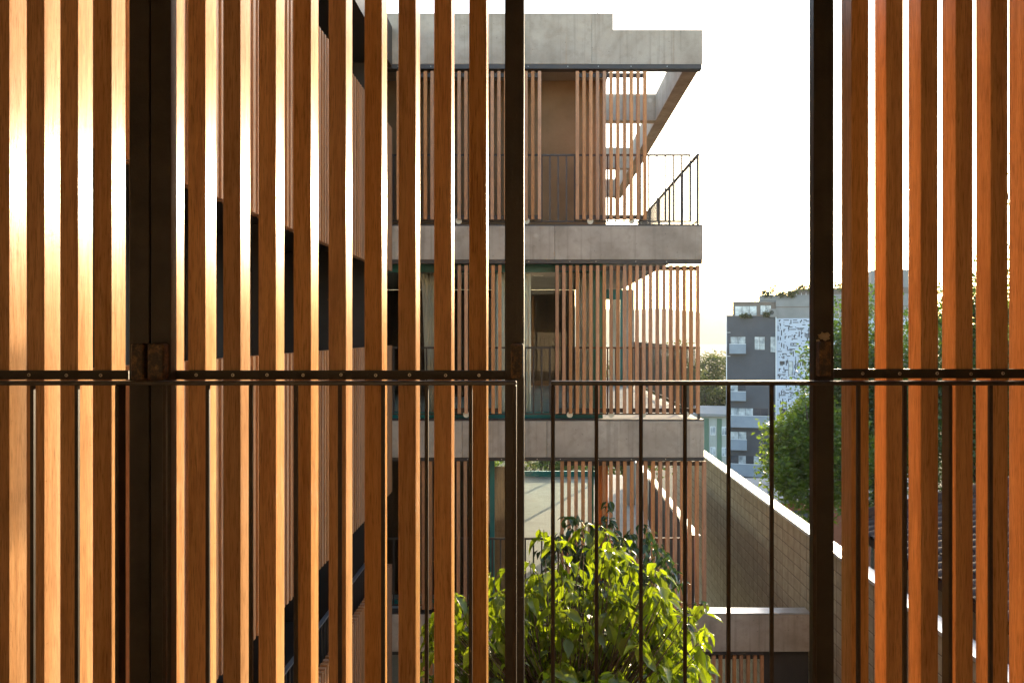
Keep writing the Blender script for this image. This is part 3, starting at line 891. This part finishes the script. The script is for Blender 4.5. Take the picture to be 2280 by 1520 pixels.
M['tblack'] = mat_plain('black_cladding', (0.02, 0.02, 0.03), (0.035, 0.03, 0.04), 0.6, 0, 0.5, 0.05, 0.3)
M['twin'] = mat_plain('window_curtain_pale', (0.16, 0.19, 0.22), (0.66, 0.69, 0.69), 0.15, 0, 1.1, 0.0, 0.8)
M['twin2'] = mat_plain('dark_room', (0.03, 0.035, 0.045), (0.06, 0.065, 0.08), 0.12, 0, 0.9, 0.0, 0.8)
M['tframe'] = mat_plain('dark_window_frame', (0.03, 0.03, 0.03), (0.05, 0.05, 0.05), 0.5)
M['tbal'] = mat_plain('balcony_front', (0.2, 0.235, 0.28), (0.26, 0.3, 0.35), 0.5, 0, 0.8, 0.05)
M['white'] = mat_plain('white_paint', (0.75, 0.75, 0.75), (0.82, 0.82, 0.82), 0.5)
def tb(name, px0, px1, py0, py1, v0, v1, mat, parent=T):
    return MB().box(tu(px0), tu(px1), v0, v1, tw(py1), tw(py0)).build(name, mat, parent, local=True)
tb('wall', 1618, 1727.5, 704, 1300, 0, 11, M['tdark'])
tb('wall', 1727.6, 2030, 709, 1300, 0.05, 11, M['twhite'])
tb('band_wall', 1727.6, 2030, 669, 708.7, 0.12, 10, M['tgrey'])
tb('band_wall', 1727.6, 2030, 683, 685, 0.08, 0.119, M['tbrown'])
tb('penthouse', 1631, 1727.4, 671.5, 703.6, 0.9, 10, M['tbrown'])
tb('penthouse_roof', 1630, 1727.5, 670.2, 672.4, 0.8, 10, M['tgrey'])
tb('upper_storey', 1691, 2030, 656, 668.8, 1.6, 10, M['tgrey'])
tb('upper_storey', 1773, 2030, 641, 655.8, 3.0, 10, M['tbrown'])
tb('lift_tower', 1941, 2021, 601, 640.8, 4.0, 9, M['tgrey'])
tb('parapet', 1618, 1720, 702.5, 704.0, -0.06, 0.3, M['tbrown'])
for px, a in ((1617.3, 691), (1727.3, 688)):
    tb('corner_pipe', px-0.9, px+0.9, a, 1300, -0.22, -0.05, M['white'])
tb('mast', 1690.3, 1691.2, 642, 656, 1.6, 1.7, M['white'])
def twindow(px0, px1, py0, py1, n, dark=(), depth=0.10, v=-0.004, transom=None):
    """recessed window: dark frame, one pane per light"""
    m = MB(); f = 0.8
    def bx(a, b, c, d, v0, v1): m.box(tu(a), tu(b), v0, v1, tw(d), tw(c))
    bx(px0, px1, py0, py0+f, v-0.05, v-0.001); bx(px0, px1, py1-f, py1, v-0.05, v-0.001)
    lw = (px1-px0)/n
    for k in range(n+1): bx(px0+k*lw-f/2, px0+k*lw+f/2, py0+f, py1-f, v-0.05, v-0.001)
    if transom: bx(px0, px1, transom-f/2, transom+f/2, v-0.055, v-0.0501)
    w_ = m.build('window', M['tframe'], T, local=True)
    for k in range(n):
        MB().box(tu(px0+k*lw+f/2), tu(px0+(k+1)*lw-f/2), v-0.03, v-0.002, tw(py1-f), tw(py0+f)).build('pane', M['twin2'] if k in dark else M['twin'], w_, local=True)
    return w_
twindow(1626, 1660, 749, 786, 2); twindow(1680, 1703, 749, 779, 2, (), transom=769); twindow(1715, 1726.5, 749, 784, 1)
twindow(1626, 1660, 852, 891, 2, (1,)); twindow(1627, 1710, 908, 936, 5, (3, 4))
twindow(1626, 1662, 961, 984, 2); twindow(1627, 1712, 1014, 1040, 5, (0, 2, 4))
twindow(1636, 1685, 680, 703, 3, v=0.895); twindow(1693, 1717, 679, 701, 2, v=0.895)
twindow(1736, 1746, 803, 810.5, 1, (0,), v=0.045); twindow(1755, 1764, 803, 834, 1, v=0.045); twindow(1797, 1806, 803, 810, 1, (0,), v=0.045)
twindow(1785, 1795, 856, 864, 1, (0,), v=0.045); twindow(1740, 1747, 908, 918, 1, (0,), v=0.045)
for a, b, c, d in ((1624, 1661, 766, 787), (1624, 1661, 871, 891.5), (1624, 1713, 924, 950), (1624, 1663, 977, 1000.5), (1624, 1713, 1031, 1058)):
    bal = tb('balcony', a, b, c, d, -0.95, -0.9, M['tbal'])
    tb('balcony_floor', a, b, d-1.4, d+0.6, -0.899, -0.06, M['tdark'], bal)
    tb('balcony_handrail', a, b, c-0.8, c-0.05, -0.97, -0.88, M['white'], bal)
for py in (740, 793, 899, 954, 1006):
    tb('vent_pipe', 1618.3, 1626, py-0.4, py+0.4, -0.12, -0.02, M['white'])
ac = tb('air_conditioner', 1713, 1730, 688, 706, -0.25, 0.6, M['tgrey'])
m = MB(); cu, cw_ = tu(1718), tw(696)
for k in range(14):
    a = 2*math.pi*k/14; m.v.append((cu+0.26*math.cos(a), -0.262, cw_+0.26*math.sin(a)))
m.f.append(list(range(14))); m.m.append(0)
m.build('fan_grille', M['tframe'], ac, local=True)
# pattern of black strips on the pale side, joined: hundreds of small plates
pm = MB(); prs = random.Random(21); cell = 2.55
occ = set()
nxp = int((1812-1731)/cell); nyp = int((925-712)/cell)
for _ in range(900):
    i, j = prs.randrange(nxp), prs.randrange(nyp)
    r = prs.random()
    shapes = [(1, 1)] if r < 0.22 else [(prs.randint(2, 5), 1)] if r < 0.55 else [(1, prs.randint(2, 5))] if r < 0.85 else [(prs.randint(2, 4), 1), (1, prs.randint(2, 3))]
    cells = set()
    for (a, b) in shapes:
        for u in range(a):
            for v in range(b): cells.add((i+u, j+v))
    ring = set((c[0]+du, c[1]+dv) for c in cells for du in (-1, 0, 1) for dv in (-1, 0, 1))
    if ring & occ and prs.random() < 0.8: continue
    if any(c[0] >= nxp or c[1] >= nyp for c in cells): continue
    cells -= occ
    for c in cells:
        x0 = 1731+c[0]*cell; y0 = 712+c[1]*cell
        w1 = cell+(0.02 if (c[0]+1, c[1]) in cells else -0.6); h1 = cell+(0.02 if (c[0], c[1]+1) in cells else -0.9)
        if any(a-2 < x0 < b and c_-2 < y0 < d for a, b, c_, d in ((1736, 1746, 803, 810.5), (1755, 1764, 803, 834), (1797, 1806, 803, 810))): continue
        pm.box(tu(x0), tu(x0+w1), 0.02, 0.0498, tw(y0+h1), tw(y0))
    occ |= cells
stuff(pm.build('pattern_strips', M['tblack'], T, local=True))
for k in range(12):
    tb('terrace_post', 1692+k*10.2, 1692.8+k*10.2, 652, 657, 1.45, 1.5, M['white'])

# pale building with green stripes, lower down
PD = 76.0; ps = FPX/PD
Pb = thing('striped_building', 'small pale building with green vertical stripes left of the grey tower', 'building', ((1590-VX)/ps, PD, -20.0), rotz=-math.atan2(390, FPX))
cp2 = math.cos(math.atan2(390, FPX))
def pb(name, px0, px1, py0, py1, v0, v1, mat, parent=Pb):
    return MB().box((px0-1590)*cp2/ps, (px1-1590)*cp2/ps, v0, v1, CZ+20-(py1-VY)/ps, CZ+20-(py0-VY)/ps).build(name, mat, parent, local=True)
M['pale'] = mat_plain('pale_green_render', (0.33, 0.34, 0.3), (0.4, 0.41, 0.37), 0.8, 0, 0.6, 0.1)
M['green'] = mat_plain('green_stripe', (0.09, 0.15, 0.10), (0.12, 0.19, 0.13), 0.8, 0, 0.6, 0.1)
pb('wall', 1540, 1618.5, 926, 1300, 0, 8, M['pale'])
rfp = pb('roof', 1536, 1620, 920, 925.8, -0.5, 8.3, M['tgrey'])
for a in (1568, 1596.5): pb('stripe', a, a+10.5, 931, 1290, -0.06, -0.002, M['green'])
for a in (1581.5, 1607):
    for c in (949, 995, 1041):
        wf = pb('window', a, a+11.5, c, c+19, -0.05, -0.004, M['white'])
        for q in (0.8, 6.1): pb('pane', a+q, a+q+4.6, c+0.9, c+18, -0.06, -0.051, M['twin'], wf)
# low red-brown building seen under the tree
RB = thing('red_annex', 'low red-brown annex with a flat roof glimpsed under the tree beyond the wall', 'building', (14.5, 44, -8.0))
M['red'] = mat_plain('red_brown_render', (0.22, 0.075, 0.04), (0.28, 0.10, 0.055), 0.85, 0, 1.5, 0.2)
MB().box(12.5, 22, 42, 48, -8.0, W(1800, 1118, 42).z).build('annex_wall', M['red'], RB)
MB().box(12.3, 22.2, 41.8, 48, W(1800, 1118, 42).z+0.003, W(1800, 1118, 42).z+0.2).build('annex_roof', M['tgrey'], RB)
MB().box(13.2, 15.2, 41.93, 41.995, W(1800, 1150, 42).z-1, W(1800, 1136, 42).z).build('opening', M['tdark'], RB)

# ------------------------------------------------------------------ trees
def leaf_cloud(name, mat, parent, centres, per, size, spread, flat=0.6, droop=0.0, seed=1, aspect=0.5):
    """thousands of folded leaf-sized faces scattered in clumps; one joined part"""
    r = np.random.default_rng(seed)
    C = np.repeat(np.asarray(centres), per, axis=0)
    n = len(C)
    P = C + r.normal(0, 1, (n, 3))*np.asarray(spread)
    d = r.normal(0, 1, (n, 3)); d[:, 2] = d[:, 2]*flat - droop
    d /= np.linalg.norm(d, axis=1, keepdims=True)
    u = r.normal(0, 1, (n, 3)); u -= (u*d).sum(1, keepdims=True)*d; u /= np.linalg.norm(u, axis=1, keepdims=True)
    w_ = np.cross(d, u)
    s = size*r.uniform(0.65, 1.35, (n, 1))
    a = P - d*s*0.5; b = P + d*s*0.5; m1 = P + u*s*aspect*0.5 + w_*s*0.1; m2 = P - u*s*aspect*0.5 + w_*s*0.1
    V = np.stack([a, m1, b, m2], 1).reshape(-1, 3)
    F = np.arange(n*4).reshape(n, 4)
    F = np.concatenate([F[:, [0, 1, 2]], F[:, [0, 2, 3]]])
    p = np.array(WL[parent.name])
    o = bpy.data.objects.new(name, np_mesh(name, V-p, F, mat)); col.objects.link(o); o.parent = parent; WL[o.name] = tuple(p)
    return o
def crown_centres(c, rad, n, seed, shell=0.55, lumps=9):
    r = np.random.default_rng(seed)
    L = r.normal(0, 1, (lumps, 3)); L /= np.linalg.norm(L, axis=1, keepdims=True)
    L *= r.uniform(0.35, 0.72, (lumps, 1))
    R = r.uniform(0.3, 0.5, lumps)
    k = r.integers(0, lumps, n)
    q = r.normal(0, 1, (n, 3)); q /= np.linalg.norm(q, axis=1, keepdims=True)
    q *= (r.uniform(shell**3, 1, (n, 1)))**(1/3.0)
    return np.asarray(c) + (L[k] + q*R[k][:, None])*np.asarray(rad)
M['bark'] = mat_plain('bark', (0.05, 0.038, 0.028), (0.10, 0.08, 0.06), 0.9, 0, 12, 0.8, 0.2)
M['leaf_a'] = mat_leaf('leaf_sunny', (0.06, 0.115, 0.014), (0.18, 0.29, 0.015), 0.45, 0.45)
M['leaf_b'] = mat_leaf('leaf_deep', (0.035, 0.075, 0.012), (0.09, 0.18, 0.012), 0.4, 0.4)
M['leaf_c'] = mat_leaf('leaf_far', (0.05, 0.075, 0.022), (0.13, 0.17, 0.03), 0.4, 0.5)
def tree(label, base, centre, rad, n, per, size, mat, seed, spread=0.25, group=None, trunk_r=0.18, lumps=10):
    t = thing('tree', label, 'tree', base, group)
    c = Vector(centre); b = Vector(base); rr = random.Random(seed)
    mb = MB()
    mid = b.lerp(c, 0.55) + Vector((rr.uniform(-.3, .3), rr.uniform(-.3, .3), 0))
    mb.tube([b, b.lerp(mid, 0.5)+Vector((rr.uniform(-.15, .15), 0, 0)), mid, c], [trunk_r, trunk_r*0.8, trunk_r*0.65, trunk_r*0.3], 8)
    for k in range(9):
        a = mid.lerp(c, rr.uniform(0, 0.8))
        e = c + Vector((rr.uniform(-.75, .75)*rad[0], rr.uniform(-.75, .75)*rad[1], rr.uniform(-.3, .75)*rad[2]))
        mb.tube([a, a.lerp(e, 0.5)+Vector((0, 0, 0.12*rad[2])), e], [trunk_r*0.4, trunk_r*0.25, trunk_r*0.08], 5)
    mb.build('trunk', M['bark'], t, smooth=True)
    leaf_cloud('crown', mat, t, crown_centres(centre, rad, n, seed, lumps=lumps), per, size, spread, seed=seed+5)
    return t
def at(px, py, Y): return tuple(W(px, py, Y))
gr = 'trees beyond the boundary wall'
tree('bushy bright green tree in front of the patterned tower side', (8.4, 25, 0), at(1822, 1010, 25), (1.7, 1.6, 2.15), 620, 30, 0.16, M['leaf_a'], 3, 0.2, gr, lumps=22)
tree('tall dense tree behind the first right slats beside the scarred post', (12.9, 31, -1.5), at(1960, 895, 31), (3.3, 2.4, 4.9), 1500, 30, 0.17, M['leaf_b'], 7, 0.26, gr, lumps=34)
tree('tall dark green tree behind the far right slats above the tiled roof', (15.2, 27, -0.3), at(2190, 860, 27), (3.3, 2.4, 4.7), 1500, 30, 0.17, M['leaf_b'], 12, 0.26, gr, lumps=34)
tree('sparse airy tree top showing thin twigs at the right edge', (11.9, 18.5, 0), at(2290, 520, 18.5), (0.9, 0.9, 4.6), 60, 14, 0.12, M['leaf_a'], 19, 0.16, gr, 0.1, 14)
grm = 'hazy trees in the middle distance'
for lab, px, py, Y, rad, sd in (('hazy round tree between the apartment block and the grey tower', 1592, 850, 120, (4.6, 4, 5.5), 31),
                                ('hazy dark tree lower down behind the striped building', 1575, 900, 105, (5.5, 4, 5.5), 32),
                                ('distant wooded crown seen through the right middle slats', 1500, 850, 125, (5.6, 4, 6.2), 33),
                                ('distant wooded crown seen through the slats beside the teal frame', 1425, 850, 130, (6, 4, 6.4), 34),
                                ('darker wooded crown low behind the middle terrace railing', 1468, 900, 100, (6, 4, 6), 35),
                                ('tree crown low in the gap left of the teal corner frame', 1345, 880, 118, (6.5, 4, 6.4), 36)):
    c = at(px, py, Y); tree(lab, (c[0], c[1], -20), c, rad, 300, 22, 0.42, M['leaf_c'], sd, 0.5, grm, 0.3, 16)
grg = 'garden trees behind the lower hall'
for lab, px, py, Y, rad, sd in (('sunlit garden tree seen through the lower hall window', 1205, 985, 33, (2.4, 1.8, 2.6), 41),
                                ('garden tree seen above the lower right slats', 1390, 985, 36, (2.4, 1.8, 2.6), 42),
                                ('garden tree at left seen through the lower hall glazing', 1010, 985, 34, (2.6, 1.8, 2.6), 43)):
    c = at(px, py, Y); tree(lab, (c[0], c[1], -2.5), c, rad, 240, 22, 0.2, M['leaf_a'], sd, 0.26, grg, 0.14, 12)
# shrubs on the tower's terraces
for k, (px, py, sz, h) in enumerate(((1717, 650, 0.95, 1.3), (1703, 655, 0.6, 0.5), (1738, 654, 0.7, 0.5), (1756, 654, 0.7, 0.6), (1768, 653, 0.6, 0.5), (1790, 640, 1.2, 0.5), (1806, 636, 0.6, 0.8), (1868, 634, 0.8, 1.1), (1705, 700, 1.0, 0.3), (1660, 703, 0.9, 0.2))):
    Y = TD+ (1.5 if py < 690 else -0.4) - (px-TPX)/ts*math.sin(ph)
    c = at(px, py, Y)
    s_ = thing('terrace_shrub', ['tallest feathery shrub on the tower roof terrace', 'small shrub at the left corner of the tower roof terrace', 'low shrub right of the tallest one on the tower roof', 'rounded low shrub midway along the tower roof parapet', 'low shrub left of the raised roof block', 'broad hedge on the raised roof block of the tower', 'upright shrub against the foreground post on the tower roof', 'leafy shrub on the tower roof just right of the foreground post', 'planter shrub below the two small penthouse panes', 'thin planter shrub below the three penthouse panes'][k], 'shrub', (c[0], c[1], c[2]-h*0.6), 'shrubs on the tower terraces')
    MB().tube([(c[0], c[1], c[2]-h*0.6), (c[0]+0.05, c[1], c[2]+h*0.3)], [0.05, 0.02], 5).build('stem', M['bark'], s_)
    leaf_cloud('foliage', M['leaf_c'], s_, crown_centres(c, (sz, 0.5, h), 40, 60+k, lumps=6), 8, 0.24, 0.12, seed=80+k)

# courtyard trees with large drooping leaves
def leaf_mesh(name, L, Wd, droop, fold, curl, mat):
    mb = MB(); n = 6
    prof = [0.06, 0.62, 0.96, 1.0, 0.74, 0.36, 0.0]
    for i in range(n+1):
        t_ = i/n; a = droop*t_
        y = L*t_*math.cos(a*0.5); z = -L*t_*math.sin(a*0.5)
        w2 = Wd*0.5*prof[i]; wv = 0.04*Wd*math.sin(i*2.3+curl)
        mb.v += [(-w2, y, z+w2*fold+wv), (0, y, z), (w2, y, z+w2*fold-wv)]
    for i in range(n):
        k = i*3
        mb.f += [[k, k+1, k+4, k+3], [k+1, k+2, k+5, k+4]]; mb.m += [0, 0]
    b = len(mb.v)
    mb.v += [(-0.0012, -0.022, 0.004), (0.0012, -0.022, 0.004)]
    mb.f.append([b, b+1, 2, 0]); mb.m.append(0)
    return mb.mesh(name, mat, smooth=True)
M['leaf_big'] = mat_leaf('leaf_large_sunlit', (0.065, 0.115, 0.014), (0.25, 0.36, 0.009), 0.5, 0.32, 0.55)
M['leaf_big_shaded'] = mat_leaf('leaf_large_shaded', (0.028, 0.062, 0.022), (0.06, 0.12, 0.02), 0.3, 0.28, 0.3)  # darker copy of the large leaf, with the tree's shade in its colour
def big_tree(label, base, centre, rad, tips, seed, mat, L, top_bias=0.0, zmin=None, limit=300):
    t = thing('courtyard_tree', label, 'tree', base)
    rr = random.Random(seed)
    lm = [leaf_mesh('leaf', L*s, L*s*w_, d, f, k, mat) for k, (s, w_, d, f) in enumerate(((1, .46, .7, .45), (.9, .42, 1.1, .35), (1.1, .44, .9, .55), (.8, .5, .5, .3), (1.0, .4, 1.4, .4), (.95, .48, .3, .5)))]
    c = Vector(centre); b = Vector(base); pl = []
    mb = MB()
    hub = Vector((c.x, c.y, c.z-rad[2]*0.75))
    mb.tube([b, b.lerp(hub, 0.5)+Vector((0.05, 0.03, 0)), hub], [0.07, 0.055, 0.045], 8)
    mb.build('trunk', M['bark'], t, smooth=True)
    br = MB()
    lump = [(Vector((rr.gauss(0, 1), rr.gauss(0, 1), rr.gauss(0, 1))).normalized(), rr.uniform(0.7, 1.12)) for _ in range(26)]
    for k in range(tips):
        q = Vector((rr.gauss(0, 1), rr.gauss(0, 1), rr.gauss(0, 1))).normalized()
        near = max(lump, key=lambda l: l[0].dot(q))
        rr_ = near[1]*(rr.random()**0.35)
        p = Vector((c.x+q.x*rad[0]*rr_, c.y+q.y*rad[1]*rr_, c.z+q.z*rad[2]*rr_))
        st = hub.lerp(p, 0.45)+Vector((rr.uniform(-.08, .08), rr.uniform(-.08, .08), 0.02))
        br.tube([hub.lerp(p, 0.1), st, p], [0.008, 0.005, 0.0022], 4)
        out = Vector((p.x-c.x, p.y-c.y, 0)); 
        a0 = math.atan2(-out.x, out.y) if out.length > 0.01 else rr.uniform(0, 6.28)
        m_ = rr.randint(5, 8)
        for i in range(m_):
            az = a0 + (i-(m_-1)/2)*rr.uniform(0.65, 1.0) + rr.uniform(-0.3, 0.3)
            pit = rr.uniform(-1.25, 0.0); rol = rr.uniform(-0.5, 0.5)
            off = Vector((rr.uniform(-.02, .02), rr.uniform(-.02, .02), rr.uniform(-.07, .01)))
            d = Vector((-math.sin(az), math.cos(az), 0))*0.02
            s_ = rr.uniform(0.5, 1.2)
            pl.append((rr.randrange(6), tuple(p+off+d), (pit, rol, az), (s_, s_, s_)))
    stuff(br.build('twigs', M['bark'], t, smooth=True))
    pieces(t, 'leaf', 'remaining_leaves', lm, pl, limit)
    return t
c = at(1258, 1500, 4.9)
big_tree('courtyard tree with large bright green drooping leaves lit from behind', (c[0], 4.9, 0), (c[0], 4.9, c[2]), (1.07, 0.82, 0.86), 640, 5, M['leaf_big'], 0.125)
c = at(1345, 1300, 8.6)
big_tree('darker courtyard tree in shade with glossy leaves behind the bright one', (c[0], 8.6, 0), (c[0], 8.6, c[2]), (0.98, 0.7, 0.95), 250, 9, M['leaf_big_shaded'], 0.13, limit=150)

# ------------------------------------------------------------------ morning haze
m, t, out = nodes('haze')
pv = t.nodes.new('ShaderNodeVolumePrincipled')
pv.inputs['Color'].default_value = (0.97, 0.95, 0.91, 1)
pv.inputs['Density'].default_value = 0.00022
pv.inputs['Anisotropy'].default_value = 0.25
t.links.new(pv.outputs[0], out.inputs['Volume'])
hz_ = MB().box(-3700, 4700, -60, 3700, -26, 125).build('haze', m)
stuff(hz_)
